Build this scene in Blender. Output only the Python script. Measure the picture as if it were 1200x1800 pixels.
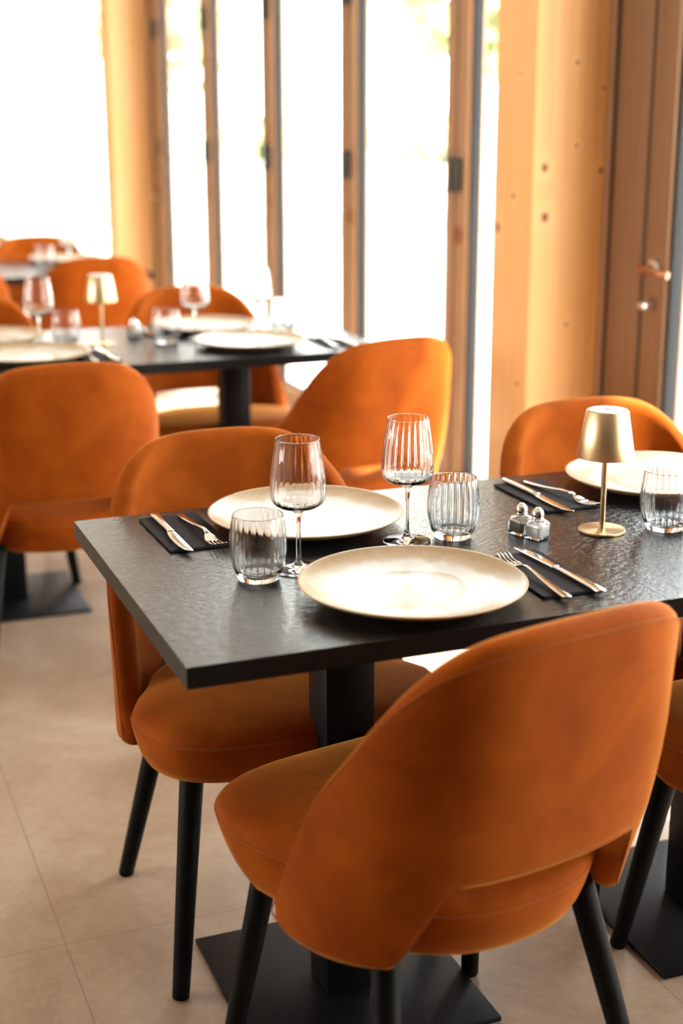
import bpy, bmesh, math, random
from mathutils import Vector, Matrix
random.seed(7)
PI = math.pi
for o in list(bpy.data.objects): bpy.data.objects.remove(o)
sc = bpy.context.scene
COL = sc.collection

# ------------------------------------------------------------------ camera
CAM_H, PITCH, ROLL, YAW = 1.4242, 0.2745, -0.0009, 0.3733
cd = bpy.data.cameras.new('camera'); cam = bpy.data.objects.new('camera', cd); COL.objects.link(cam)
fw = Vector((math.sin(YAW)*math.cos(PITCH), math.cos(YAW)*math.cos(PITCH), -math.sin(PITCH)))
rt = Vector((math.cos(YAW), -math.sin(YAW), 0)); up = rt.cross(fw)
r2 = rt*math.cos(ROLL)+up*math.sin(ROLL); u2 = -rt*math.sin(ROLL)+up*math.cos(ROLL)
m = Matrix((r2, u2, -fw)).transposed().to_4x4(); m.translation = (0, 0, CAM_H)
cam.matrix_world = m
cd.sensor_fit = 'HORIZONTAL'; cd.sensor_width = 24.0; cd.lens = 24.0*2518.8/1200
cd.clip_start = .05; cd.clip_end = 300
cd.dof.use_dof = True; cd.dof.focus_distance = 2.28; cd.dof.aperture_fstop = 2.3
sc.camera = cam

# ------------------------------------------------------------------ world, sun, daylight
w = bpy.data.worlds.new('sky'); sc.world = w; w.use_nodes = True
nt = w.node_tree; nt.nodes.clear()
bg = nt.nodes.new('ShaderNodeBackground'); ow = nt.nodes.new('ShaderNodeOutputWorld')
tc = nt.nodes.new('ShaderNodeTexCoord'); sx = nt.nodes.new('ShaderNodeSeparateXYZ')
cr = nt.nodes.new('ShaderNodeValToRGB')
nt.links.new(tc.outputs['Generated'], sx.inputs[0]); nt.links.new(sx.outputs['Z'], cr.inputs[0])
cr.color_ramp.elements[0].position = 0.0; cr.color_ramp.elements[0].color = (1, .97, .92, 1)
cr.color_ramp.elements[1].position = 0.7; cr.color_ramp.elements[1].color = (.80, .90, 1, 1)
nt.links.new(cr.outputs[0], bg.inputs[0]); bg.inputs[1].default_value = 17.0
nt.links.new(bg.outputs[0], ow.inputs[0])

sd = bpy.data.lights.new('sun', 'SUN'); sd.energy = 45; sd.angle = math.radians(1.2); sd.color = (1, .93, .82)
so = bpy.data.objects.new('sun', sd); COL.objects.link(so)
so.rotation_euler = Vector((.40, -.18, 1)).to_track_quat('Z', 'Y').to_euler()

def area(name, loc, direction, sx_, sy_, power, color):
    d = bpy.data.lights.new(name, 'AREA'); d.shape = 'RECTANGLE'; d.size = sx_; d.size_y = sy_; d.energy = power; d.color = color
    o = bpy.data.objects.new(name, d); COL.objects.link(o); o.location = loc
    o.rotation_euler = Vector(direction).to_track_quat('-Z', 'Z').to_euler(); return o
# daylight entering through the glass front (right) and the windows on the left and behind
sc.view_settings.view_transform = 'Standard'; sc.view_settings.look = 'None'
sc.view_settings.gamma = 1; sc.view_settings.use_curve_mapping = False
sc.view_settings.exposure = -0.2
try:
    sc.cycles.max_bounces = 12; sc.cycles.transmission_bounces = 12; sc.cycles.transparent_max_bounces = 16
    sc.cycles.sample_clamp_indirect = 6
except Exception: pass

# ------------------------------------------------------------------ helpers
def tag(o, label=None, cat=None, group=None, kind=None):
    if label: o['label'] = label
    if cat: o['category'] = cat
    if group: o['group'] = group
    if kind: o['kind'] = kind
    return o
def empty(name, loc=(0, 0, 0), rz=0, label=None, cat=None, group=None):
    o = bpy.data.objects.new(name, None); COL.objects.link(o); o.location = loc; o.rotation_euler = (0, 0, rz)
    o.empty_display_size = .05
    return tag(o, label, cat, group)
def obj(name, bm, mat, parent=None, smooth=False, auto=None):
    me = bpy.data.meshes.new(name)
    bmesh.ops.recalc_face_normals(bm, faces=bm.faces)
    bm.to_mesh(me); bm.free()
    for mm in (mat if isinstance(mat, (list, tuple)) else [mat]): me.materials.append(mm)
    if smooth or auto:
        me.polygons.foreach_set('use_smooth', [True]*len(me.polygons))
        if auto: me.set_sharp_from_angle(angle=math.radians(auto))
    o = bpy.data.objects.new(name, me); COL.objects.link(o); o.parent = parent
    return o
def children(o): return [c for c in bpy.data.objects if c.parent == o]
def copy_tree(o, parent=None, kids=None):
    c = o.copy(); COL.objects.link(c); c.parent = parent
    for k in ('label', 'category', 'group'):
        if parent is not None and k in c and k != 'label': del c[k]
    for ch in children(o): copy_tree(ch, c)
    return c
def box(bm, x0, x1, y0, y1, z0, z1, bev=0, mi=0, seg=2):
    vs = [bm.verts.new(p) for p in ((x0,y0,z0),(x1,y0,z0),(x1,y1,z0),(x0,y1,z0),(x0,y0,z1),(x1,y0,z1),(x1,y1,z1),(x0,y1,z1))]
    fs = [bm.faces.new([vs[i] for i in q]) for q in ((3,2,1,0),(4,5,6,7),(0,1,5,4),(1,2,6,5),(2,3,7,6),(3,0,4,7))]
    for f_ in fs: f_.material_index = mi
    if bev:
        es = list({e for f_ in fs for e in f_.edges})
        bmesh.ops.bevel(bm, geom=es, offset=bev, segments=seg, affect='EDGES', profile=.5)
    return fs
def lathe(bm, prof, n=64, c=(0, 0), closed=False, rib=None):
    """prof: list of (r,z); rib(angle,k)->radius factor"""
    rings = []
    for k, (r, z) in enumerate(prof):
        if r < 1e-6: rings.append([bm.verts.new((c[0], c[1], z))]); continue
        ring = []
        for i in range(n):
            a = 2*PI*i/n; rr = r*(rib(a, k) if rib else 1)
            ring.append(bm.verts.new((c[0]+rr*math.cos(a), c[1]+rr*math.sin(a), z)))
        rings.append(ring)
    pairs = list(zip(rings, rings[1:])) + ([(rings[-1], rings[0])] if closed else [])
    for a, b in pairs:
        if len(a) == 1 and len(b) == 1: continue
        for i in range(n):
            j = (i+1) % n
            if len(a) == 1: bm.faces.new((a[0], b[i], b[j]))
            elif len(b) == 1: bm.faces.new((a[i], b[0], a[j]))
            else: bm.faces.new((a[i], b[i], b[j], a[j]))
def cone(bm, p0, p1, r0, r1, n=20, round_end=0.004):
    """tapered round bar from p0 to p1"""
    p0, p1 = Vector(p0), Vector(p1); d = (p1-p0).normalized(); a = d.orthogonal().normalized(); b = d.cross(a)
    L = (p1-p0).length
    prof = [(0, 0), (r0-round_end, 0), (r0-round_end*.3, round_end*.3), (r0, round_end), (r1, L-round_end), (r1-round_end*.3, L-round_end*.3), (r1-round_end, L), (0, L)]
    rings = []
    for r, t in prof:
        c = p0+d*t
        rings.append([bm.verts.new(c)] if r == 0 else [bm.verts.new(c+a*r*math.cos(2*PI*i/n)+b*r*math.sin(2*PI*i/n)) for i in range(n)])
    for A, B in zip(rings, rings[1:]):
        for i in range(n):
            j = (i+1) % n
            if len(A) == 1: bm.faces.new((A[0], B[i], B[j]))
            elif len(B) == 1: bm.faces.new((A[i], B[0], A[j]))
            else: bm.faces.new((A[i], B[i], B[j], A[j]))
def tube(bm, pts, r, closed=False, n=8):
    pts = [Vector(p) for p in pts]; N = len(pts); rings = []
    prev = None
    for i, p in enumerate(pts):
        t = (pts[(i+1) % N]-pts[i-1]) if closed or 0 < i < N-1 else (pts[min(i+1, N-1)]-pts[max(i-1, 0)])
        t.normalize()
        a = (prev - t*prev.dot(t)).normalized() if prev is not None else t.orthogonal().normalized()
        prev = a; b = t.cross(a)
        rings.append([bm.verts.new(p+a*r*math.cos(2*PI*k/n)+b*r*math.sin(2*PI*k/n)) for k in range(n)])
    for i in range(N if closed else N-1):
        A, B = rings[i], rings[(i+1) % N]
        off = 0
        if closed and i == N-1:
            off = min(range(n), key=lambda q: (A[0].co-B[q].co).length)
        for k in range(n):
            bm.faces.new((A[k], A[(k+1) % n], B[(k+1+off) % n], B[(k+off) % n]))
    if not closed: bm.faces.new(rings[0][::-1]); bm.faces.new(rings[-1])
def interp(x, xs, ys):
    if x <= xs[0]: return ys[0]
    for i in range(1, len(xs)):
        if x <= xs[i]:
            t = (x-xs[i-1])/(xs[i]-xs[i-1]); return ys[i-1]+(ys[i]-ys[i-1])*t
    return ys[-1]
def sstep(a, b, x):
    t = max(0, min(1, (x-a)/(b-a))); return t*t*(3-2*t)

# ------------------------------------------------------------------ materials
def mat(name, color=(.5,.5,.5), rough=.5, metal=0, **kw):
    m_ = bpy.data.materials.new(name); m_.use_nodes = True
    p = m_.node_tree.nodes['Principled BSDF']
    p.inputs['Base Color'].default_value = (*color, 1); p.inputs['Roughness'].default_value = rough; p.inputs['Metallic'].default_value = metal
    for k, v in kw.items():
        s = p.inputs[k]; s.default_value = v
    return m_
def N(m_, t, **kw):
    n = m_.node_tree.nodes.new(t)
    for k, v in kw.items():
        if hasattr(n, k): setattr(n, k, v)
        else: n.inputs[k].default_value = v
    return n
def L(m_, a, b): m_.node_tree.links.new(a, b)
def P(m_): return m_.node_tree.nodes['Principled BSDF']
def ramp(m_, fac, stops):
    r = N(m_, 'ShaderNodeValToRGB'); e = r.color_ramp.elements
    while len(e) < len(stops): e.new(.5)
    for i, (p, c) in enumerate(stops): e[i].position = p; e[i].color = (*c, 1)
    L(m_, fac, r.inputs[0]); return r.outputs[0]
def coords(m_, scale=(1,1,1), kind='Object'):
    t = N(m_, 'ShaderNodeTexCoord'); mp = N(m_, 'ShaderNodeMapping'); mp.inputs['Scale'].default_value = scale
    L(m_, t.outputs[kind], mp.inputs[0]); return mp.outputs[0]
def noise(m_, vec, scale, detail=4, rough=.5, dist=0):
    n = N(m_, 'ShaderNodeTexNoise'); n.inputs['Scale'].default_value = scale; n.inputs['Detail'].default_value = detail
    n.inputs['Roughness'].default_value = rough; n.inputs['Distortion'].default_value = dist
    L(m_, vec, n.inputs['Vector']); return n.outputs['Fac']
def bump(m_, h, strength, dist):
    b = N(m_, 'ShaderNodeBump'); b.inputs['Strength'].default_value = strength; b.inputs['Distance'].default_value = dist
    L(m_, h, b.inputs['Height']); L(m_, b.outputs[0], P(m_).inputs['Normal'])

# velvet
M_velvet = mat('orange_velvet', rough=.75)
c = coords(M_velvet); n1 = noise(M_velvet, c, 7, 3, .55, .6)
L(M_velvet, ramp(M_velvet, n1, [(.25, (.170, .027, .0014)), (.52, (.235, .044, .0020)), (.78, (.31, .066, .004))]), P(M_velvet).inputs['Base Color'])
P(M_velvet).inputs['Sheen Weight'].default_value = .5; P(M_velvet).inputs['Sheen Roughness'].default_value = .32
P(M_velvet).inputs['Sheen Tint'].default_value = (1, .46, .10, 1); P(M_velvet).inputs['Specular IOR Level'].default_value = .06
bump(M_velvet, noise(M_velvet, c, 500, 2), .15, .0006)
M_pipe = mat('velvet_piping', (.22, .042, .002), .85)
P(M_pipe).inputs['Sheen Weight'].default_value = .3; P(M_pipe).inputs['Sheen Tint'].default_value = (1, .55, .18, 1); P(M_pipe).inputs['Specular IOR Level'].default_value = .2
M_leg = mat('black_painted_wood', (.004, .0035, .003), .5); P(M_leg).inputs['Specular IOR Level'].default_value = .08
M_top = mat('black_textured_laminate', (.004, .004, .0045), .19); P(M_top).inputs['Specular IOR Level'].default_value = .6
c = coords(M_top, (1, 1.6, 1))
h1 = noise(M_top, c, 75, 4, .6, .8); h2 = noise(M_top, c, 260, 3, .6)
mx = N(M_top, 'ShaderNodeMath', operation='MULTIPLY_ADD'); mx.inputs[1].default_value = .35
L(M_top, h2, mx.inputs[0]); L(M_top, h1, mx.inputs[2]); bump(M_top, mx.outputs[0], .6, .0016)
M_edge = mat('black_table_edge', (.005, .0045, .004), .4); P(M_edge).inputs['Specular IOR Level'].default_value = .2; bump(M_edge, noise(M_edge, coords(M_edge), 120, 3), .25, .001)
M_steelblack = mat('black_powder_coated_steel', (.005, .005, .0055), .40); P(M_steelblack).inputs['Specular IOR Level'].default_value = .14
bump(M_steelblack, noise(M_steelblack, coords(M_steelblack), 900, 2), .2, .0004)
M_cutlery = mat('polished_steel', (.80, .74, .68), .12, 1)
M_chrome = mat('chrome', (.82, .80, .78), .13, 1)
M_satin = mat('satin_nickel', (.62, .58, .53), .3, 1)
M_gold = mat('brushed_champagne_metal', (.62, .45, .25), .33, 1, Anisotropic=.5)
M_cap = mat('pale_touch_cap', (.52, .50, .50), .45)
M_mark = mat('grey_printed_mark', (.12, .12, .13), .5)
M_napkin = mat('black_paper_napkin', (.020, .016, .017), .9); P(M_napkin).inputs['Specular IOR Level'].default_value = .15
bump(M_napkin, noise(M_napkin, coords(M_napkin), 700, 2), .3, .0004)
M_glass = mat('clear_glass', (1, 1, 1), 0.0, 0, IOR=1.47); P(M_glass).inputs['Transmission Weight'].default_value = 1
M_salt = mat('salt', (.88, .86, .84), .9)
M_pepper = mat('ground_pepper', (.22, .17, .12), .9)
c = coords(M_pepper); L(M_pepper, ramp(M_pepper, noise(M_pepper, c, 900, 2), [(.35, (.12,.09,.06)), (.65, (.42,.33,.22))]), P(M_pepper).inputs['Base Color'])
# thin window glass (a single sheet: clear, with a Fresnel reflection)
M_pane = bpy.data.materials.new('window_glass'); M_pane.use_nodes = True; t_ = M_pane.node_tree; t_.nodes.clear()
_o = t_.nodes.new('ShaderNodeOutputMaterial'); _mx = t_.nodes.new('ShaderNodeMixShader'); _t = t_.nodes.new('ShaderNodeBsdfTransparent'); _g = t_.nodes.new('ShaderNodeBsdfGlossy'); _lw = t_.nodes.new('ShaderNodeLayerWeight'); _pw = t_.nodes.new('ShaderNodeMath'); _f = t_.nodes.new('ShaderNodeMath')
_t.inputs[0].default_value = (.96, .98, .96, 1); _g.inputs['Roughness'].default_value = .02; _lw.inputs[0].default_value = .5; _pw.operation = 'POWER'; _pw.inputs[1].default_value = 5; _f.operation = 'MULTIPLY_ADD'; _f.inputs[1].default_value = .9; _f.inputs[2].default_value = .04; t_.links.new(_lw.outputs['Facing'], _pw.inputs[0]); t_.links.new(_pw.outputs[0], _f.inputs[0])
t_.links.new(_f.outputs[0], _mx.inputs[0]); t_.links.new(_t.outputs[0], _mx.inputs[1]); t_.links.new(_g.outputs[0], _mx.inputs[2]); t_.links.new(_mx.outputs[0], _o.inputs[0])

# stoneware plate
M_plate = mat('cream_stoneware_glaze', rough=.27); P(M_plate).inputs['Specular IOR Level'].default_value = .4
g = N(M_plate, 'ShaderNodeTexCoord'); sp = N(M_plate, 'ShaderNodeSeparateXYZ'); L(M_plate, g.outputs['Object'], sp.inputs[0])
cxy = N(M_plate, 'ShaderNodeCombineXYZ'); L(M_plate, sp.outputs[0], cxy.inputs[0]); L(M_plate, sp.outputs[1], cxy.inputs[1])
ln = N(M_plate, 'ShaderNodeVectorMath', operation='LENGTH'); L(M_plate, cxy.outputs[0], ln.inputs[0])
nn = noise(M_plate, g.outputs['Object'], 11, 5, .6, 1.2)
ad = N(M_plate, 'ShaderNodeMath', operation='MULTIPLY_ADD'); ad.inputs[1].default_value = .06; L(M_plate, nn, ad.inputs[0]); L(M_plate, ln.outputs['Value'], ad.inputs[2])
cream = (.76, .69, .60); tan_ = (.50, .35, .21); mid = (.62, .49, .36)
colr = ramp(M_plate, ad.outputs[0], [(0, (.46,.395,.33)), (.090, (.475,.415,.355)), (.106, (.35,.255,.17)), (.114, (.47,.405,.34)), (.145, (.49,.425,.365)), (.160, (.37,.265,.17)), (.185, (.28,.175,.09))])
L(M_plate, colr, P(M_plate).inputs['Base Color'])
M_plate_rim = mat('unglazed_plate_edge', (.42, .26, .14), .5)

# wood
def wood(name, a, b, knots=(), rough=.45, grain=1.0, kr=.012, spec=.3):
    m_ = mat(name, rough=rough); P(m_).inputs['Specular IOR Level'].default_value = spec
    v = coords(m_, (48, 48, .55)); n = noise(m_, v, 1.6, 5, .62, .35)
    v2 = coords(m_, (160, 160, 2.2)); n2 = noise(m_, v2, 1.0, 3, .5)
    s = N(m_, 'ShaderNodeMath', operation='MULTIPLY_ADD'); s.inputs[1].default_value = .22*grain; L(m_, n2, s.inputs[0]); L(m_, n, s.inputs[2])
    col = ramp(m_, s.outputs[0], [(.40, a), (.62, tuple((p+q)/2 for p, q in zip(a, b))), (.85, b)])
    if knots:
        tcn = N(m_, 'ShaderNodeTexCoord'); prev = None
        for k in knots:
            sub = N(m_, 'ShaderNodeVectorMath', operation='SUBTRACT'); L(m_, tcn.outputs['Object'], sub.inputs[0]); sub.inputs[1].default_value = k[:3]
            ml = N(m_, 'ShaderNodeVectorMath', operation='MULTIPLY'); L(m_, sub.outputs[0], ml.inputs[0]); ml.inputs[1].default_value = (k[3], k[3], k[3]*.8)
            le = N(m_, 'ShaderNodeVectorMath', operation='LENGTH'); L(m_, ml.outputs[0], le.inputs[0])
            if prev is None: prev = le.outputs['Value']
            else:
                mi = N(m_, 'ShaderNodeMath', operation='MINIMUM'); L(m_, prev, mi.inputs[0]); L(m_, le.outputs['Value'], mi.inputs[1]); prev = mi.outputs[0]
        f1 = N(m_, 'ShaderNodeMapRange'); L(m_, prev, f1.inputs[0]); f1.inputs[1].default_value = kr*.45; f1.inputs[2].default_value = kr*.85; f1.inputs[3].default_value = 1; f1.inputs[4].default_value = 0
        f2 = N(m_, 'ShaderNodeMapRange'); L(m_, prev, f2.inputs[0]); f2.inputs[1].default_value = kr; f2.inputs[2].default_value = kr*3.2; f2.inputs[3].default_value = .28; f2.inputs[4].default_value = 0
        m1 = N(m_, 'ShaderNodeMix', data_type='RGBA'); L(m_, f2.outputs[0], m1.inputs[0]); L(m_, col, m1.inputs[6]); m1.inputs[7].default_value = (min(1, a[0]*1.15), min(1, a[1]*1.2), a[2]*1.3, 1)
        m2 = N(m_, 'ShaderNodeMix', data_type='RGBA'); L(m_, f1.outputs[0], m2.inputs[0]); L(m_, m1.outputs[2], m2.inputs[6]); m2.inputs[7].default_value = (.16, .06, .02, 1)
        col = m2.outputs[2]
    L(m_, col, P(m_).inputs['Base Color']); return m_
KN = [(2.098,3.745,1.259,1),(2.104,3.745,1.118,.9),(2.192,3.745,1.55,2),(2.2,3.745,1.32,2.2),(2.285,3.745,1.248,1.4),(2.284,3.745,1.48,2),
      (2.06,3.955,1.076,.8),(2.06,3.838,1.52,2),(2.06,3.86,1.174,1.3),(2.06,3.80,.62,1.5),(2.19,3.745,.80,2)]
M_spruce = wood('spruce_timber', (.80, .46, .20), (.64, .33, .115), KN, kr=.016)
M_spruce_far = wood('spruce_timber_far', (.82, .50, .24), (.70, .39, .15), [(2.2, 9.22, 1.82, 1)])
M_brown = wood('brown_stained_wood', (.22, .112, .052), (.145, .066, .030), rough=.5)
M_framec = wood('brown_door_frame', (.36, .205, .115), (.27, .145, .075), rough=.45)
M_gasket = mat('dark_grey_gasket', (.014, .014, .016), .6); P(M_gasket).inputs['Specular IOR Level'].default_value = .15
M_bead = mat('bronze_glazing_bead', (.36, .17, .10), .4)
M_black = mat('black_hinge_metal', (.010, .009, .008), .4, .3)
M_groove = mat('dark_groove', (.03, .012, .005), .7)
M_copper = mat('bronze_lever', (.30, .12, .06), .3, .9)

# floor
M_floor = mat('beige_stone_tile', rough=.33)
P(M_floor).inputs['Specular IOR Level'].default_value = .45
c = coords(M_floor); n = noise(M_floor, c, 2.2, 8, .62, .8); n3 = noise(M_floor, c, 45, 4, .7)
a_ = N(M_floor, 'ShaderNodeMath', operation='MULTIPLY_ADD'); a_.inputs[1].default_value = .34; L(M_floor, n3, a_.inputs[0]); L(M_floor, n, a_.inputs[2])
fc = ramp(M_floor, a_.outputs[0], [(.36, (.165, .097, .056)), (.58, (.265, .172, .110)), (.80, (.36, .26, .18))])
br = N(M_floor, 'ShaderNodeTexBrick'); br.offset = 0; br.squash = 1
mp = N(M_floor, 'ShaderNodeMapping'); mp.inputs['Location'].default_value = (-.36+.915*4, -2.26+.915*6, 0)
t2 = N(M_floor, 'ShaderNodeTexCoord'); L(M_floor, t2.outputs['Object'], mp.inputs[0]); L(M_floor, mp.outputs[0], br.inputs['Vector'])
br.inputs['Scale'].default_value = 1; br.inputs['Brick Width'].default_value = .915; br.inputs['Row Height'].default_value = .915; br.inputs['Mortar Size'].default_value = .0016; br.inputs['Mortar Smooth'].default_value = .2
mm = N(M_floor, 'ShaderNodeMix', data_type='RGBA'); L(M_floor, br.outputs['Fac'], mm.inputs[0]); L(M_floor, fc, mm.inputs[6]); mm.inputs[7].default_value = (.20, .13, .085, 1)
L(M_floor, mm.outputs[2], P(M_floor).inputs['Base Color'])
rr = N(M_floor, 'ShaderNodeMapRange'); L(M_floor, n3, rr.inputs[0]); rr.inputs[3].default_value = .22; rr.inputs[4].default_value = .42; L(M_floor, rr.outputs[0], P(M_floor).inputs['Roughness'])
bump(M_floor, a_.outputs[0], .12, .003)
M_wall = mat('warm_brown_plaster', (.42, .30, .20), .9)
M_ceil = mat('pale_ceiling_paint', (.50, .45, .40), .8)
M_terrace = mat('pale_terrace_stone', (.62, .58, .52), .8)
L(M_terrace, ramp(M_terrace, noise(M_terrace, coords(M_terrace), .8, 5), [(.3, (.56,.53,.47)), (.7, (.68,.64,.58))]), P(M_terrace).inputs['Base Color'])

# ------------------------------------------------------------------ room shell
XW = 2.30; ZC = 3.15
def struct(name, bm, m_, parent=None, **k):
    o = obj(name, bm, m_, parent, **k)
    if parent is None: o['kind'] = 'structure'
    return o
bm = bmesh.new(); box(bm, -4.2, 2.42, -3.2, 17.2, -.1, 0); struct('floor', bm, M_floor)
bm = bmesh.new(); box(bm, -4.2, 2.42, -3.2, 17.2, ZC, ZC+.15); struct('ceiling', bm, M_ceil)
bm = bmesh.new(); box(bm, -4.2, 2.42, 17.0, 17.2, 0, ZC); struct('wall_far', bm, M_wall)
bm = bmesh.new(); box(bm, -4.2, 2.42, -3.2, -3.0, 0, ZC); struct('wall_back', bm, mat('dark_brown_panelling', (.10, .065, .045), .7))
bm = bmesh.new(); box(bm, -4.2, -4.0, -3.2, 17.0, 0, .8); box(bm, -4.2, -4.0, -3.2, 17.0, 2.5, ZC); box(bm, -4.2, -4.0, -3.2, 2.2, .8, 2.5); box(bm, -4.2, -4.0, 5.6, 17.0, .8, 2.5)
struct('wall_left', bm, M_wall)
bm = bmesh.new(); box(bm, 2.30, 2.42, -3.0, 17.0, 2.9, ZC); struct('wall_right', bm, M_brown)   # header above the folding doors

def leaf(name, y0, y1, fm=None, sw=.088):
    fm = fm or M_framec
    """glazed door leaf in the right-hand glass front: stiles, rails, gasket, pane"""
    root = empty(name, ((XW+XW+.07)/2, (y0+y1)/2, 0)); root['kind'] = 'structure'
    def o(n_, b_, m_, **k):
        q = obj(n_, b_, m_, None, **k); q.parent = root; q.location = -root.location; return q
    for s, (a, b) in enumerate(((y0+.002, y0+sw), (y1-sw, y1-.002))):
        bm = bmesh.new(); box(bm, XW, XW+.068, a, b, 0.012, 2.89, .004); o('stile', bm, fm, auto=30)
    for (za, zb_) in ((.012, .10), (2.81, 2.89)):
        bm = bmesh.new(); box(bm, XW+.002, XW+.066, y0+sw-.002, y1-sw+.002, za, zb_, .003); o('rail', bm, fm, auto=30)
    bm = bmesh.new()
    for (a, b) in ((y0+sw-.001, y0+sw+.012), (y1-sw-.012, y1-sw+.001)): box(bm, XW+.014, XW+.052, a, b, .10, 2.81)
    box(bm, XW+.014, XW+.052, y0+sw, y1-sw, .10, .112); box(bm, XW+.014, XW+.052, y0+sw, y1-sw, 2.798, 2.81)
    o('gasket', bm, M_gasket)
    bm = bmesh.new(); box(bm, XW+.031, XW+.035, y0+sw+.004, y1-sw-.004, .104, 2.806); o('glass_pane', bm, M_pane)
    return root, o
JT = [3.70, 4.752, 5.806, 6.862, 7.918, 8.974]
for i, (a, b) in enumerate(zip(JT, JT[1:])):
    root, o = leaf('door_%d' % (i+1), a, b)
    if i in (0, 1, 2, 3, 4):
        bm = bmesh.new(); box(bm, XW-.002, XW+.004, b-.007, b+.001, .012, 2.89); o('cover_groove', bm, M_groove)
        # hinge block and slim wire pull near the joint on the far stile
        for zc in ((1.196,) if i else (1.196,)):
            bm = bmesh.new(); box(bm, XW-.028, XW+.001, b-.052, b+.0, zc-.058, zc+.058, .002) if i < 4 else box(bm, XW-.012, XW+.001, b-.05, b, zc-.05, zc+.05, .002)
            o('hinge', bm, M_black, auto=30)
        if i in (0, 2):
            bm = bmesh.new(); X_ = XW-.028
            tube(bm, [(XW-.010, b-.01, 1.25), (XW-.010, b+.09, 1.25), (XW-.010, b+.09, 1.142), (XW-.010, b-.01, 1.142)], .007, False, 6)
            o('wire_pull', bm, M_black)
        bm = bmesh.new(); box(bm, XW-.010, XW+.001, b-.055, b-.030, .955, 1.015, .002); o('lock_plate', bm, M_copper, auto=30)
        bm = bmesh.new(); box(bm, XW-.028, XW+.001, b-.052, b, 1.83, 1.95, .002); o('hinge', bm, M_black, auto=30)

def lever(o, y, zl, side=1):
    """lever handle on rose with a thumb-turn lock below, y = spindle"""
    bm = bmesh.new(); 
    for r, x0, x1 in ((.026, XW-.010, XW+.002),):
        cone(bm, (x1, y, zl), (x0, y, zl), r, r*.95, 28, .002)
    o('handle_rose', bm, M_satin, auto=40)
    bm = bmesh.new(); cone(bm, (XW-.008, y, zl), (XW-.052, y, zl), .010, .009, 16, .002)
    tube(bm, [(XW-.050, y, zl), (XW-.054, y-.03*side, zl-.001), (XW-.052, y-.07*side, zl-.003), (XW-.048, y-.105*side, zl-.006), (XW-.036, y-.122*side, zl-.008)], .0105, False, 12)
    o('lever', bm, M_copper, auto=40)
    bm = bmesh.new(); cone(bm, (XW+.002, y, zl-.105), (XW-.008, y, zl-.105), .024, .023, 28, .002); o('lock_rose', bm, M_brown, auto=40)
    bm = bmesh.new(); cone(bm, (XW-.006, y, zl-.105), (XW-.030, y, zl-.105), .008, .008, 16, .001)
    box(bm, XW-.042, XW-.026, y-.017, y+.017, zl-.113, zl-.095, .006); o('thumb_turn', bm, M_satin, auto=40)
# right-hand side door beyond the pillar: wide brown jamb and a leaf with lever
bm = bmesh.new(); box(bm, XW, XW+.10, 3.523, 3.698, 0, 2.9, .003); jb = struct('trim_1', bm, M_brown, auto=30)
bm = bmesh.new(); box(bm, XW-.004, XW+.001, 3.700, 3.714, 0, 2.9); struct('trim_2', bm, M_groove)
bm = bmesh.new(); box(bm, XW-.002, XW+.001, 3.513, 3.524, 0, 2.9); struct('trim_5', bm, M_groove)
root, o = leaf('door_6', 2.40, 3.518, M_brown, .112); lever(o, 3.512-.05, .992)
bm = bmesh.new(); box(bm, XW+.053, XW+.064, 3.392, 3.408, .1, 2.8, .002); o('glazing_bead', bm, M_bead, auto=30)
bm = bmesh.new(); box(bm, XW, XW+.12, -3.0, .196, 0, 2.9); struct('wall_light_block', bm, M_wall)  # unseen solid wall, added instead of door leaves to cut light on camera-facing sides
for i, (a, b) in enumerate(((1.30, 2.395), (.2, 1.295))): leaf('door_%d' % (7+i), a, b)
# far door next to the second pillar, and the large glazed bay beyond it
bm = bmesh.new(); box(bm, XW, XW+.10, 9.07, 9.235, 0, 2.9, .003); struct('trim_4', bm, M_brown, auto=30)
root, o = leaf('door_9', 8.978, 9.066, sw=.043)
def far_lever(): lever(o, 9.03, .992)
far_lever()
for i, (a, b) in enumerate(((9.5, 17.0),)): leaf('window_%d' % (i+1), a, b, sw=.05)

# solid timber pillars
bm = bmesh.new(); box(bm, 2.06, 2.298, 3.745, 3.992, 0, ZC, .004)
tag(obj('timber_pillar', bm, M_spruce, auto=30), 'square knotty spruce pillar in front of the folding doors, beside the brown door with the lever', 'pillar')
bm = bmesh.new(); box(bm, 2.06, 2.298, 9.22, 9.46, 0, ZC, .004)
tag(obj('timber_pillar', bm, M_spruce_far, auto=30), 'pale timber pillar at the far end of the folding doors, behind the distant tables', 'pillar')

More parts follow.
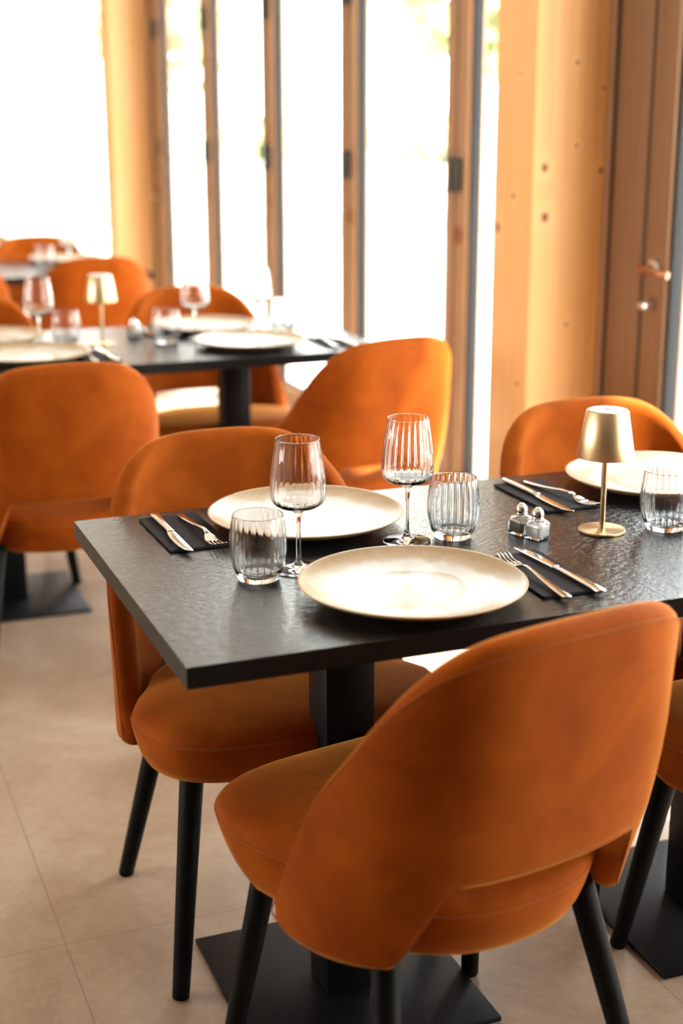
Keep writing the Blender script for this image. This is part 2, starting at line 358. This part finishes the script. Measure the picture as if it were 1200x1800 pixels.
# ------------------------------------------------------------------ outdoors
bm = bmesh.new(); box(bm, 2.42, 90, -40, 120, -.25, -.05); struct('ground', bm, M_terrace)
M_leaf = mat('foliage', (.16, .24, .05), .6); L(M_leaf, ramp(M_leaf, noise(M_leaf, coords(M_leaf), 1.2, 3), [(.3, (.36,.39,.20)), (.7, (.58,.59,.34))]), P(M_leaf).inputs['Base Color'])
M_bark = mat('bark', (.16, .10, .06), .9)
def tree(x, y, h, rx, label, n=900, cat='tree', trunk=True, zc=None, rz_=None):
    root = empty('garden_tree' if trunk else 'garden_shrub', (x, y, -.05), 0, label, cat)
    rz_ = rz_ or rx*.9; zc = zc or h-rz_
    bm = bmesh.new()
    for i in range(n):
        v = Vector((random.gauss(0, 1), random.gauss(0, 1), random.gauss(0, 1))).normalized()*(random.random()**.4)
        p = Vector((v.x*rx, v.y*rx, zc+v.z*rz_)); s = rx*.075*random.uniform(.7, 1.4)
        a = Vector((random.gauss(0, 1), random.gauss(0, 1), random.gauss(0, 1))).normalized(); b = a.orthogonal().normalized()
        vs = [bm.verts.new(p+q) for q in (a*s*1.5, b*s, -a*s*1.5, -b*s)]; bm.faces.new(vs)
    obj('foliage', bm, M_leaf, root)
    if trunk:
        bm = bmesh.new(); cone(bm, (0, 0, 0), (0, 0, zc), rx*.07+.04, rx*.04+.03, 12)
        for k in range(5):
            a = k*1.3; cone(bm, (0, 0, zc*.7), (math.cos(a)*rx*.6, math.sin(a)*rx*.6, zc+rx*.3), rx*.03+.02, .02, 8)
        obj('trunk', bm, M_bark, root)
tree(9.3, 17.2, 5.4, 2.1, 'green tree seen through the narrow gap left of the knotty pillar', 1500)
tree(27, 44, 6.5, 2.6, 'distant garden tree seen through the wide middle door leaf', 900)
tree(11.5, 44, 6.2, 2.4, 'distant garden tree seen through the leftmost glass bay', 900)
tree(17.5, 38, 1.5, 1.7, 'low clipped shrub on the far side of the terrace', 700, 'shrub', False, .7, .75)
tree(14.0, 42, 1.3, 1.4, 'small rounded shrub far out on the terrace, seen past the leftmost door leaf', 500, 'shrub', False, .6, .65)

# ------------------------------------------------------------------ chair
SN = 3.0
def uplan(a):    # unit superellipse, a=0 rear, +-90deg sides
    s, c_ = math.sin(a), math.cos(a)
    return math.copysign(abs(s)**(2/SN), s), abs(c_)**(2/SN)
def plan_curve():
    pts = []
    for i in range(-90, 91): 
        ux, uy = uplan(math.radians(i)); pts.append((ux, uy))
    return pts
base = plan_curve()
# extend forward along straight sides: uy negative (g0-b*uy)
ext = [(-1, -.17*k/8) for k in range(8, 0, -1)]
curve = ext + base + [(1, -.17*k/8) for k in range(1, 9)]
acc = [0]
for p_, q_ in zip(curve, curve[1:]): acc.append(acc[-1]+math.hypot((q_[0]-p_[0])*.25, (q_[1]-p_[1])*.24))
LEN = acc[-1]
def at_s(s):     # s in -1..1
    d = (s+1)/2*LEN
    for i in range(1, len(acc)):
        if d <= acc[i]+1e-12:
            t = (d-acc[i-1])/(acc[i]-acc[i-1]+1e-12); return (curve[i-1][0]+(curve[i][0]-curve[i-1][0])*t, curve[i-1][1]+(curve[i][1]-curve[i-1][1])*t)
    return curve[-1]
def halfw(z): return .246 - .010*max(0, z-.42)/.4
def depth(z): return interp(z, (.36, .45, .52, .65, .83), (.172, .203, .226, .252, .272))
def at_round(s):
    a = s*PI/2*1.06
    if abs(a) >= PI/2: return (math.copysign(1, s), -.17*(abs(a)-PI/2)/(PI*.03))
    return (math.copysign(abs(math.sin(a))**(2/2.25), s), abs(math.cos(a))**(2/2.25))
def mid_pt(s, z):
    ux, uy = at_s(s); vx, vy = at_round(s); k_ = .75*(1-sstep(.36, .62, z)); ux += (vx-ux)*k_; uy += (vy-uy)*k_
    return Vector((halfw(z)*ux, .145-depth(z)*uy, z))
GZ = ([-.10, -.085, -.07, -.05, -.02, .015, .077, .125, .165, .190], [.848, .838, .822, .796, .750, .688, .596, .515, .440, .385])
def ztop(s):
    ux, uy = at_s(s); g = .145-.245*uy
    return interp(g, *GZ) - .004*ux*ux
ZT = {}
def ztop_s(s):   # lightly smoothed
    return sum(ztop(max(-1, min(1, s+d)))*w_ for d, w_ in ((-.045,.1),(-.03,.15),(-.015,.15),(0,.2),(.015,.15),(.03,.15),(.045,.1)))
def zbot(s):
    ux, uy = at_s(s); a = abs(ux)
    if abs(s) < .93 and uy > .02: 
        z = .362 + .137*(1-sstep(.60, .80, a)) 
    else: z = .362
    z = .362 + (.137*(1-sstep(.54, .80, a)))
    z += .012*(1-sstep(0, .5, a))*0
    e = max(0, (abs(s)-.90)/.10); return z + .012*e*e
def outer_normal(s, z):
    e = .004; t = mid_pt(min(1, s+e), z)-mid_pt(max(-1, s-e), z); tz = mid_pt(s, z+.01)-mid_pt(s, z-.01)
    n_ = t.cross(tz); n_.normalize(); return n_
def make_chair():
    root = empty('dining_chair')
    T = .042
    NS, NV = 112, 30
    # s samples, denser near the cut-out edges and the tips
    S = []
    for i in range(NS+1):
        x = -1+2*i/NS; S.append(x)
    S[1] = -.995; S[-2] = .995
    vv = [0, .006, .02, .045, .085] + [.085+(1-.17)*(k+1)/(NV-9) for k in range(NV-10)] + [.915, .955, .98, .994, 1]
    bm = bmesh.new(); O_, I_ = [], []
    top_loop, bot_loop = [], []
    for si, s in enumerate(S):
        zb, zt = zbot(s), ztop_s(s); co, ci = [], []
        for v in vv:
            z = zb+(zt-zb)*v
            d = min(z-zb, zt-z, (1-abs(s))*LEN/2*1.0)
            R = T*.5; k = 1-max(0, 1-d/R)**2; th = T*.5*math.sqrt(max(0, k))
            # backrest slightly plumper in the middle
            p = mid_pt(s, z); n_ = outer_normal(s, z)
            co.append(bm.verts.new(p+n_*th)); ci.append(bm.verts.new(p-n_*th))
        O_.append(co); I_.append(ci)
    for i in range(NS):
        for j in range(len(vv)-1):
            bm.faces.new((O_[i][j], O_[i+1][j], O_[i+1][j+1], O_[i][j+1])); bm.faces.new((I_[i][j], I_[i][j+1], I_[i+1][j+1], I_[i+1][j]))
    bmesh.ops.remove_doubles(bm, verts=bm.verts, dist=.0004)
    bk = obj('backrest', bm, M_velvet, root, smooth=True)
    # piping on the outer rim, following the whole outline
    loop = []
    ss = [-.985+1.97*i/160 for i in range(161)]
    def off(s, z): 
        return mid_pt(s, z)+outer_normal(s, z)*(T*.5-.001)
    ins = .016
    up_ = [off(s, max(zbot(s)+.012, ztop_s(s)-ins)) for s in ss]
    dn_ = [off(s, min(ztop_s(s)-.010, zbot(s)+ins)) for s in reversed(ss)]
    bm = bmesh.new(); tube(bm, up_+dn_, .0013, True, 6); obj('piping', bm, M_pipe, bk, smooth=True)
    # seat cushion
    def seat_pt(a, k):      # a angle, k in 0..1 radial factor
        c_, s_ = math.cos(a), math.sin(a)   # c_: x, s_: y (front +)
        n_ = 4.0 if s_ > 0 else 2.3
        x = math.copysign(abs(c_)**(2/n_), c_); y = math.copysign(abs(s_)**(2/n_), s_)
        yy = .185 + (y*.240 if y > 0 else y*.240)
        wv = .214 + .058*sstep(.09, .27, yy)
        return x*wv*k, .185+(yy-.185)*k
    def zadj(z, y): return .028*sstep(.1, .4, y)*max(0, (.455-z)/.103) - .026*(1-sstep(-.02, .26, y))*max(0, min(1, (z-.365)/.09))
    prof = [(.0, .352), (.70, .352), (.86, .354), (.905, .362), (.940, .382), (.968, .408), (.990, .434), (1.0, .450), (.998, .459), (.985, .466), (.96, .472), (.90, .478), (.75, .483), (.5, .486), (.25, .4875), (0, .488)]
    bm = bmesh.new(); rings = []; n = 72
    for k, z in prof:
        if k == 0: rings.append([bm.verts.new((0, .185, z+zadj(z, .185)))]); continue
        rings.append([bm.verts.new((*seat_pt(2*PI*i/n, k), z+zadj(z, seat_pt(2*PI*i/n, k)[1]))) for i in range(n)])
    for A, B in zip(rings, rings[1:]):
        for i in range(n):
            j = (i+1) % n
            if len(A) == 1: bm.faces.new((A[0], B[j], B[i]))
            elif len(B) == 1: bm.faces.new((A[i], A[j], B[0]))
            else: bm.faces.new((A[i], A[j], B[j], B[i]))
    st = obj('seat', bm, M_velvet, root, smooth=True)
    bm = bmesh.new(); tube(bm, [(*seat_pt(2*PI*i/96, .9995), .4565+zadj(.4565, seat_pt(2*PI*i/96, 1)[1])) for i in range(96)], .0016, True, 6); obj('piping', bm, M_pipe, st, smooth=True)
    # legs
    for sx_ in (-1, 1):
        bm = bmesh.new(); cone(bm, (sx_*.234, .376, 0), (sx_*.185, .315, .392), .0145, .0205, 24); obj('leg', bm, M_leg, root, auto=40)
        bm = bmesh.new(); cone(bm, (sx_*.226, -.055, 0), (sx_*.165, .045, .372), .0145, .0205, 24); obj('leg', bm, M_leg, root, auto=40)
    return root
chair0 = make_chair()
CHAIRS = [  # x, y, rotation, label, group
 (.827, 1.506, 10.8, 'orange velvet chair in the near foreground, its whole back turned to the viewer'),
 (.741, 2.405, 180, 'orange velvet chair facing the viewer behind the left end of the near table'),
 (1.527, 2.41, 180, 'orange velvet chair behind the champagne lamp, in front of the knotty pillar'),
 (1.50, 1.523, 0, 'orange velvet chair cut off by the right edge, only seat corner and leg showing'),
 (.618, 3.475, 0, 'orange velvet chair at the left edge, its back before the second table'),
 (1.48, 3.545, 11, 'orange velvet chair with sunlit right edge before the second table'),
 (1.29, 4.61, 180, 'orange velvet chair facing the viewer behind the right end of the second table'),
 (.545, 4.62, 180, 'orange velvet chair behind the second table at the left edge, mostly cut off'),
 (1.222, 5.95, 0, 'orange velvet chair right behind the distant champagne lamp, back to the viewer'),
 (.64, 5.97, 0, 'orange velvet chair at the left edge beyond the second table, seen behind the ribbed glasses'),
 (1.165, 6.83, 180, 'farthest orange velvet chair, behind the third table against the bright glass'),
]
for i, (x, y, a, lab) in enumerate(CHAIRS):
    o = chair0 if i == 0 else copy_tree(chair0)
    o.location = (x, y, 0); o.rotation_euler = (0, 0, math.radians(a)); tag(o, lab, 'chair', 'orange velvet dining chairs')

# ------------------------------------------------------------------ tables
TW, TD, TH = .7095, .714, .75
def make_table():
    root = empty('dining_table')
    bm = bmesh.new(); fs = box(bm, 0, TW, 0, TD, TH-.030, TH, .0006)
    for f_ in bm.faces: f_.material_index = 0 if f_.normal.z > .7 or f_.calc_center_median().z > TH-.001 else 1
    obj('tabletop', bm, [M_top, M_edge], root)
    cx_, cy_ = .345, .350
    bm = bmesh.new(); box(bm, cx_-.041, cx_+.041, cy_-.041, cy_+.041, .008, TH-.036, .003); obj('pedestal', bm, M_steelblack, root, auto=30)
    bm = bmesh.new(); box(bm, cx_-.2, cx_+.2, cy_-.2, cy_+.2, 0, .009, .0015); obj('base_plate', bm, M_steelblack, root, auto=30)
    bm = bmesh.new(); box(bm, cx_-.16, cx_+.16, cy_-.16, cy_+.16, TH-.036, TH-.030); obj('mounting_plate', bm, M_steelblack, root)
    return root
table0 = make_table()
T1 = (.4295, 1.629); T2 = (.933, 3.821); T3 = (.80, 6.06)
TABLES = [(T1[0], T1[1], 'black square pedestal table at the left of the near pair, its free left edge showing'),
 (T1[0]+TW+.0003, T1[1], 'black pedestal table at the right of the near pair, under the champagne lamp'),
 (T2[0], T2[1], 'black pedestal table at the right end of the second row, by the folding doors'),
 (T2[0]-TW-.0003, T2[1], 'black pedestal table at the left of the second row, under the distant lamp'),
 (T3[0], T3[1], 'farthest black table, right end of the third row'),
 (T3[0]-TW-.0003, T3[1], 'farthest black table cut off by the left edge, third row')]
for i, (x, y, lab) in enumerate(TABLES):
    o = table0 if i == 0 else copy_tree(table0)
    o.location = (x, y, 0); tag(o, lab, 'table', 'black pedestal tables')

# ------------------------------------------------------------------ tableware
def make_plate():
    bm = bmesh.new()
    prof = [(0, .0075), (.06, .0072), (.082, .0070), (.085, .0076), (.088, .0078), (.11, .0095), (.135, .0140), (.152, .0190), (.1615, .0228), (.1645, .0236), (.1655, .0228), (.1650, .0215), (.158, .0165), (.14, .0095), (.11, .0040), (.092, .0018), (.090, 0), (.083, 0), (.081, .0022), (0, .0025)]
    def rib(a, k): return 1+.0035*math.sin(3*a+.7)+.002*math.sin(5*a)
    lathe(bm, prof, 96, rib=rib)
    bm.faces.ensure_lookup_table()
    for f_ in bm.faces:
        c_ = f_.calc_center_median(); r = math.hypot(c_.x, c_.y)
        # the underside and lip are unglazed
        if r > .1628: f_.material_index = 1
    for f_ in bm.faces:
        if all(v.co.z < .0232 for v in f_.verts) and (Vector((0,0,1)).dot(f_.normal) < 0): f_.material_index = 1
    return obj('dinner_plate', bm, [M_plate, M_plate_rim], None, smooth=True)
NR = 24
def make_wineglass():
    outer = [(0, 0), (.036, 0), (.0388, .0006), (.0390, .0016), (.034, .0030), (.018, .0058), (.0085, .0090), (.0052, .0135), (.0038, .022), (.0034, .045), (.0036, .070), (.0050, .084), (.0085, .0925), (.018, .0965), (.0300, .1000), (.0375, .1055), (.0412, .1140), (.0422, .1240), (.0414, .1400), (.0395, .1600), (.0366, .1800), (.0336, .1985), (.0332, .2028), (.03315, .20335), (.0329, .2037)]
    inner = [(.0326, .2037), (.03235, .20335), (.0323, .2028), (.0327, .1985), (.0352, .180), (.0381, .160), (.0400, .140), (.0405, .124), (.0397, .1150), (.0362, .1075), (.029, .1030), (.018, .1002), (.008, .0992), (0, .0990)]
    no = len(outer)
    def rib(a, k):
        if k < no: z = outer[k][1]; inn = 0
        else: z = inner[k-no][1]; inn = 1
        amp = .016*sstep(.097, .112, z)*(1-sstep(.185, .199, z)*.8)
        return 1+(amp*abs(math.cos(a*NR/2)) - amp*.5)*(-1 if not inn else -.15)
    # subdivide the profile for smoothness
    bm = bmesh.new(); prof = outer+inner
    lathe(bm, prof, NR*8, rib=rib)
    return obj('wine_glass', bm, M_glass, None, smooth=True)
def make_tumbler():
    outer = [(0, 0), (.026, 0), (.0295, .0010), (.0315, .0040), (.0345, .0110), (.0385, .0240), (.0415, .0380), (.0427, .0500), (.0425, .0620), (.0412, .0760), (.0392, .0900), (.0380, .0985), (.0378, .0998), (.03775, .1003), (.0375, .1007)]
    inner = [(.0371, .1007), (.03685, .1003), (.0368, .0998), (.0370, .0985), (.0382, .090), (.0401, .076), (.0412, .062), (.0413, .050), (.0400, .038), (.0369, .0245), (.0330, .0140), (.0290, .0108), (.018, .0100), (0, .0112)]
    no = len(outer)
    def rib(a, k):
        z = outer[k][1] if k < no else inner[k-no][1]; inn = k >= no
        amp = .016*sstep(.006, .02, z)*(1-sstep(.088, .0975, z)*.8)
        return 1+(amp*abs(math.cos(a*NR/2))-amp*.5)*(-1 if not inn else -.15)
    bm = bmesh.new(); lathe(bm, outer+inner, NR*8, rib=rib)
    return obj('tumbler', bm, M_glass, None, smooth=True)
def sweep(bm, secs):
    """secs: list of (y, xc, halfwidth, zc, halfthick); oval cross-section bar along y"""
    n = 12; rings = []
    for y, xc, hw, zc, ht in secs:
        rings.append([bm.verts.new((xc+hw*math.copysign(abs(math.cos(t))**.7, math.cos(t)), y, zc+ht*math.copysign(abs(math.sin(t))**.8, math.sin(t)))) for t in [2*PI*(k+.5)/n for k in range(n)]])
    for A, B in zip(rings, rings[1:]):
        for i in range(n): bm.faces.new((A[i], A[(i+1) % n], B[(i+1) % n], B[i]))
    bm.faces.new(rings[0][::-1]); bm.faces.new(rings[-1])
def make_knife():     # handle end at y=0, tip at +y .237
    root = empty('table_knife')
    bm = bmesh.new(); sweep(bm, [(0, 0, .0072, .0040, .0026), (.002, 0, .0082, .0041, .0033), (.03, 0, .0078, .0042, .0036), (.07, 0, .0068, .0043, .0037), (.105, 0, .0058, .0044, .0034), (.118, 0, .0056, .0044, .0026), (.122, 0, .006, .0044, .0018)])
    obj('handle', bm, M_cutlery, root, smooth=True)
    bm = bmesh.new(); sweep(bm, [(.121, 0, .0058, .0044, .0017), (.130, .0010, .0078, .0042, .0011), (.155, .0018, .0092, .0040, .0009), (.185, .0018, .0095, .0038, .0008), (.210, .0008, .0085, .0036, .0007), (.226, -.0015, .0060, .0035, .0006), (.235, -.0040, .0026, .0034, .0005), (.237, -.0048, .0008, .0034, .0004)])
    obj('blade', bm, M_cutlery, root, smooth=True); return root
def make_fork():      # handle end at y=0, tines at +y .208
    root = empty('table_fork')
    bm = bmesh.new(); sweep(bm, [(0, 0, .0066, .0030, .0014), (.002, 0, .0074, .0031, .0018), (.03, 0, .0066, .0036, .0019), (.07, 0, .0050, .0062, .0019), (.105, 0, .0034, .0100, .0020), (.125, 0, .0029, .0108, .0021), (.138, 0, .0036, .0092, .0019)])
    obj('handle', bm, M_cutlery, root, smooth=True)
    bm = bmesh.new(); sweep(bm, [(.137, 0, .0036, .0093, .0018), (.146, 0, .0078, .0066, .0012), (.155, 0, .0108, .0042, .0010), (.162, 0, .0116, .0030, .0010), (.166, 0, .0116, .0027, .0010)])
    for k in range(4):
        xc = -.0096+.0064*k
        sweep(bm, [(.164, xc, .0019, .0027, .0010), (.176, xc, .0016, .0028, .0009), (.190, xc*.99, .0014, .0044, .0008), (.201, xc*.98, .0011, .0078, .0007), (.206, xc*.97, .0006, .0098, .0005)])
    obj('tines', bm, M_cutlery, root, smooth=True); return root
def make_napkin():    # folded rectangle .10 x .20, centred
    bm = bmesh.new()
    for k, (dx, dy) in enumerate(((0, 0), (.0012, -.0008), (-.0008, .0012))):
        z0 = .0001+k*.0013
        n = 10; lo, hi = [], []
        for j in range(n+1):
            y = -.099+dy+.198*j/n
            wob = .0008*math.sin(j*1.9+k*2)
            lo.append((-.050+dx+wob, y)); hi.append((.050+dx+wob*.5, y))
        vb = [[bm.verts.new((lo[j][0], lo[j][1], z0)), bm.verts.new((hi[j][0], hi[j][1], z0)), bm.verts.new((hi[j][0], hi[j][1], z0+.0011)), bm.verts.new((lo[j][0], lo[j][1], z0+.0011))] for j in range(n+1)]
        for j in range(n):
            for q in range(4): bm.faces.new((vb[j][q], vb[j][(q+1) % 4], vb[j+1][(q+1) % 4], vb[j+1][q]))
        bm.faces.new(vb[0]); bm.faces.new(vb[-1][::-1])
    return obj('paper_napkin', bm, M_napkin)
def make_shaker(content):
    root = empty('condiment_shaker')
    def ring(bm, hs, z, r=.30, n=7):
        """rounded square ring"""
        vs = []
        rc = hs*r
        for q, (sx_, sy_) in enumerate(((1, 1), (-1, 1), (-1, -1), (1, -1))):
            for k in range(n):
                a = PI/2*q + PI/2*k/(n-1); vs.append(bm.verts.new((sx_*(hs-rc)+rc*math.cos(a), sy_*(hs-rc)+rc*math.sin(a), z)))
        return vs
    def skin(bm, secs):
        R = [ring(bm, *s) for s in secs]
        for A, B in zip(R, R[1:]):
            for i in range(len(A)): bm.faces.new((A[i], A[(i+1) % len(A)], B[(i+1) % len(A)], B[i]))
        bm.faces.new(R[0][::-1]); bm.faces.new(R[-1])
    bm = bmesh.new()
    skin(bm, [(.0138, 0, .2), (.0155, .0012, .16), (.0158, .006, .13), (.0158, .024, .13), (.0145, .0285, .5), (.0095, .0325, .95), (.0088, .036, .98)])
    skin(bm, [(.0130, .0045, .2), (.0134, .008, .15), (.0134, .0235, .15), (.0122, .0270, .55), (.0076, .0310, .95), (.0074, .0355, .98)])
    # the second shell is the cavity: flip its winding
    me_faces = list(bm.faces); half = len(me_faces)//2
    o = bpy.data.meshes.new('jar')
    bmesh.ops.recalc_face_normals(bm, faces=me_faces[:half]); bmesh.ops.recalc_face_normals(bm, faces=me_faces[half:]); bmesh.ops.reverse_faces(bm, faces=me_faces[half:])
    bm.to_mesh(o); bm.free(); o.materials.append(M_glass); o.polygons.foreach_set('use_smooth', [True]*len(o.polygons)); o.set_sharp_from_angle(angle=math.radians(50))
    oj = bpy.data.objects.new('glass_jar', o); COL.objects.link(oj); oj.parent = root
    bm = bmesh.new(); skin(bm, [(.0128, .0048, .2), (.0132, .008, .15), (.0132, .0205, .15), (.0128, .0212, .15)]); obj('seasoning', bm, content, root, auto=50)
    bm = bmesh.new(); lathe(bm, [(0, .0335), (.0100, .0335), (.0103, .035), (.0098, .0365), (.0094, .037), (.0100, .038), (.0102, .040), (.0098, .0435), (.0080, .0472), (.0052, .0502), (.0026, .0520), (0, .0526)], 32)
    ld = obj('chrome_lid', bm, M_chrome, root, smooth=True)
    bm = bmesh.new()
    for k in range(5):
        a = 2*PI*k/5; p = Vector((.0050*math.cos(a), .0050*math.sin(a), .0503)); nrm = Vector((math.cos(a)*.7, math.sin(a)*.7, .72)).normalized()
        cone(bm, p-nrm*.0012, p+nrm*.0004, .0007, .0007, 8, .0001)
    obj('pour_hole', bm, M_black, ld)
    return root
def make_lamp():
    root = empty('table_lamp')
    bm = bmesh.new(); lathe(bm, [(0, 0), (.0380, 0), (.0390, .0008), (.0390, .0036), (.0382, .0045), (0, .0047)], 72); obj('base', bm, M_gold, root, auto=35)
    bm = bmesh.new(); lathe(bm, [(0, .004), (.0047, .004), (.0047, .196), (0, .196)], 28); obj('pole', bm, M_gold, root, auto=35)
    bm = bmesh.new(); lathe(bm, [(.0462, .128), (.0470, .1275), (.0472, .129), (.0345, .2030), (.0335, .2045), (.0315, .2045), (.0315, .2030), (.0332, .202), (.0455, .129)], 96, closed=True); sh = obj('lamp_shade', bm, M_gold, root, auto=35)
    bm = bmesh.new(); lathe(bm, [(0, .2020), (.0318, .2020), (.0318, .2050), (.0308, .2055), (0, .2057)], 64); cp = obj('touch_top', bm, M_cap, sh, auto=35)
    bm = bmesh.new()   # power symbol printed on the touch cap
    R_ = .0042; tube(bm, [(R_*math.cos(a), R_*math.sin(a), .2058) for a in [math.radians(120+300*k/20) for k in range(21)]], .00045, False, 6)
    tube(bm, [(0, .0015, .2058), (0, .0058, .2058)], .00045, False, 6)
    obj('power_symbol', bm, M_mark, sh)
    bm = bmesh.new(); lathe(bm, [(0, .186), (.033, .186), (.033, .190), (0, .190)], 40); obj('diffuser', bm, M_cap, sh)
    return root

Z = TH
def put(o, x, y, rz=0, label=None, cat=None, group=None, z=Z):
    o.location = (x, y, z+.0002); o.rotation_euler = (0, 0, math.radians(rz)); tag(o, label, cat, group); return o
def series(proto, items, cat, group):
    for i, it in enumerate(items):
        o = proto if i == 0 else copy_tree(proto)
        put(o, it[0], it[1], it[2], it[3], cat, group, it[4] if len(it) > 4 else Z)
P2 = lambda x, y: (T2[0]+x-T1[0], T2[1]+y-T1[1])
series(make_plate(), [
 (.809, 1.785, 20, 'large cream stoneware plate nearest the viewer, on the near table'),
 (.793, 2.190, 75, 'cream stoneware plate behind the left wine glass on the near table'),
 (1.487, 2.195, 140, 'cream stoneware plate behind the champagne lamp, at the right edge'),
 (1.288, 4.020, 10, 'cream plate at the near side of the second table, right of the distant tumbler'),
 (1.245, 4.370, 50, 'cream plate at the far side of the second table, behind the distant tumbler'),
 (.640, 4.015, 90, 'cream plate at the left edge of the second table, near side'),
 (.580, 4.370, 200, 'cream plate at the left edge of the second table, far side'),
 (1.24, 6.62, 30, 'cream plate on the farthest table')], 'plate', 'cream stoneware plates')
series(make_wineglass(), [
 (.695, 1.953, 0, 'ribbed wine glass left of centre, standing before the back plate'),
 (.908, 2.029, 4, 'ribbed wine glass standing between the two plates, beside the middle tumbler'),
 (1.438, 1.970, 0, 'wine glass cut off by the right edge, beside the back-right plate'),
 (.702, 4.206, 0, 'ribbed wine glass on the second table, left of the distant lamp'),
 (1.163, 4.175, 0, 'blurred wine glass in front of the back plate on the second table'),
 (1.380, 4.235, 0, 'blurred wine glass at the right of the second table against the doors'),
 (1.20, 6.30, 0, 'wine glass on the farthest table, left of the two'),
 (1.35, 6.35, 0, 'wine glass on the farthest table, right of the two')], 'wine glass', 'ribbed wine glasses')
series(make_tumbler(), [
 (.624, 1.931, 0, 'ribbed tumbler at the left of the near table, beside the left wine glass'),
 (.987, 2.022, 5, 'ribbed tumbler in the middle of the near table, left of the shakers'),
 (1.335, 1.935, 3, 'ribbed tumbler at the right edge, beside the champagne lamp'),
 (.784, 4.238, 0, 'ribbed tumbler on the second table, just left of the distant lamp'),
 (1.068, 4.160, 0, 'tumbler on the second table between its two visible plates and the lamp'),
 (1.470, 4.250, 0, 'tumbler at the right end of the second table, against the folding doors'),
 (1.10, 6.36, 0, 'tumbler on the farthest table')], 'tumbler', 'ribbed tumblers')
NA = (.585, 2.205); NB = (1.251, 2.190); NC = (1.025, 1.794)
dN = P2(*NC); eN = (dN[0]-TW, dN[1]); fN = P2(*NA)
series(make_napkin(), [
 (NA[0], NA[1], 1, 'folded black napkin at the left end of the near table'),
 (NB[0], NB[1], 1, 'folded black napkin at the back of the near table, left of the back-right plate'),
 (NC[0], NC[1], 0, 'folded black napkin right of the nearest plate'),
 (dN[0], dN[1], 0, 'black napkin at the right end of the second table'),
 (eN[0], eN[1], 0, 'black napkin on the second table beneath the distant lamp'),
 (fN[0], fN[1], 0, 'black napkin at the far side of the second table, right of the distant lamp')], 'napkin', 'folded black napkins')
zn = Z+.0040
series(make_knife(), [
 (NA[0]-.025, 2.318, 180, 'table knife on the left napkin of the near table', zn),
 (1.228, 2.300, 181, 'table knife on the napkin behind the shakers', zn),
 (1.056, 1.674, 2.5, 'table knife on the napkin right of the nearest plate', zn),
 (dN[0]+.03, dN[1]-.115, 0, 'blurred knife at the right end of the second table', zn),
 (eN[0]+.03, eN[1]-.115, 0, 'blurred knife below the distant lamp', zn),
 (fN[0]-.025, fN[1]+.115, 180, 'blurred knife right of the distant lamp, far side', zn)], 'knife', 'steel table knives')
series(make_fork(), [
 (NA[0]+.017, 2.290, 183, 'table fork on the left napkin of the near table', zn),
 (1.258, 2.275, 190, 'table fork on the napkin behind the shakers', zn),
 (.999, 1.673, -1.0, 'table fork on the napkin right of the nearest plate', zn),
 (dN[0]-.026, dN[1]-.115, 0, 'blurred fork at the right end of the second table', zn),
 (eN[0]-.026, eN[1]-.115, 0, 'blurred fork below the distant lamp', zn),
 (fN[0]+.02, fN[1]+.105, 180, 'blurred fork right of the distant lamp, far side', zn)], 'fork', 'steel table forks')
put(make_shaker(M_salt), 1.112, 1.966, 22, 'small square glass salt shaker with chrome lid, in front of the pepper', 'salt shaker')
put(make_shaker(M_pepper), 1.100, 1.999, 16, 'small square glass pepper shaker with chrome lid, behind the salt', 'pepper shaker')
s2 = make_shaker(M_salt); put(s2, 1.008, 4.30, 10, 'blurred salt shaker on the second table, right of the distant lamp', 'salt shaker')
s3 = make_shaker(M_pepper); put(s3, 1.008, 4.337, 5, 'blurred pepper shaker on the second table, behind its salt shaker', 'pepper shaker')
series(make_lamp(), [
 (1.231, 1.962, 0, 'champagne metal cordless table lamp on the near table'),
 (.884, 4.200, 0, 'blurred champagne table lamp on the second table')], 'table lamp', 'champagne table lamps')
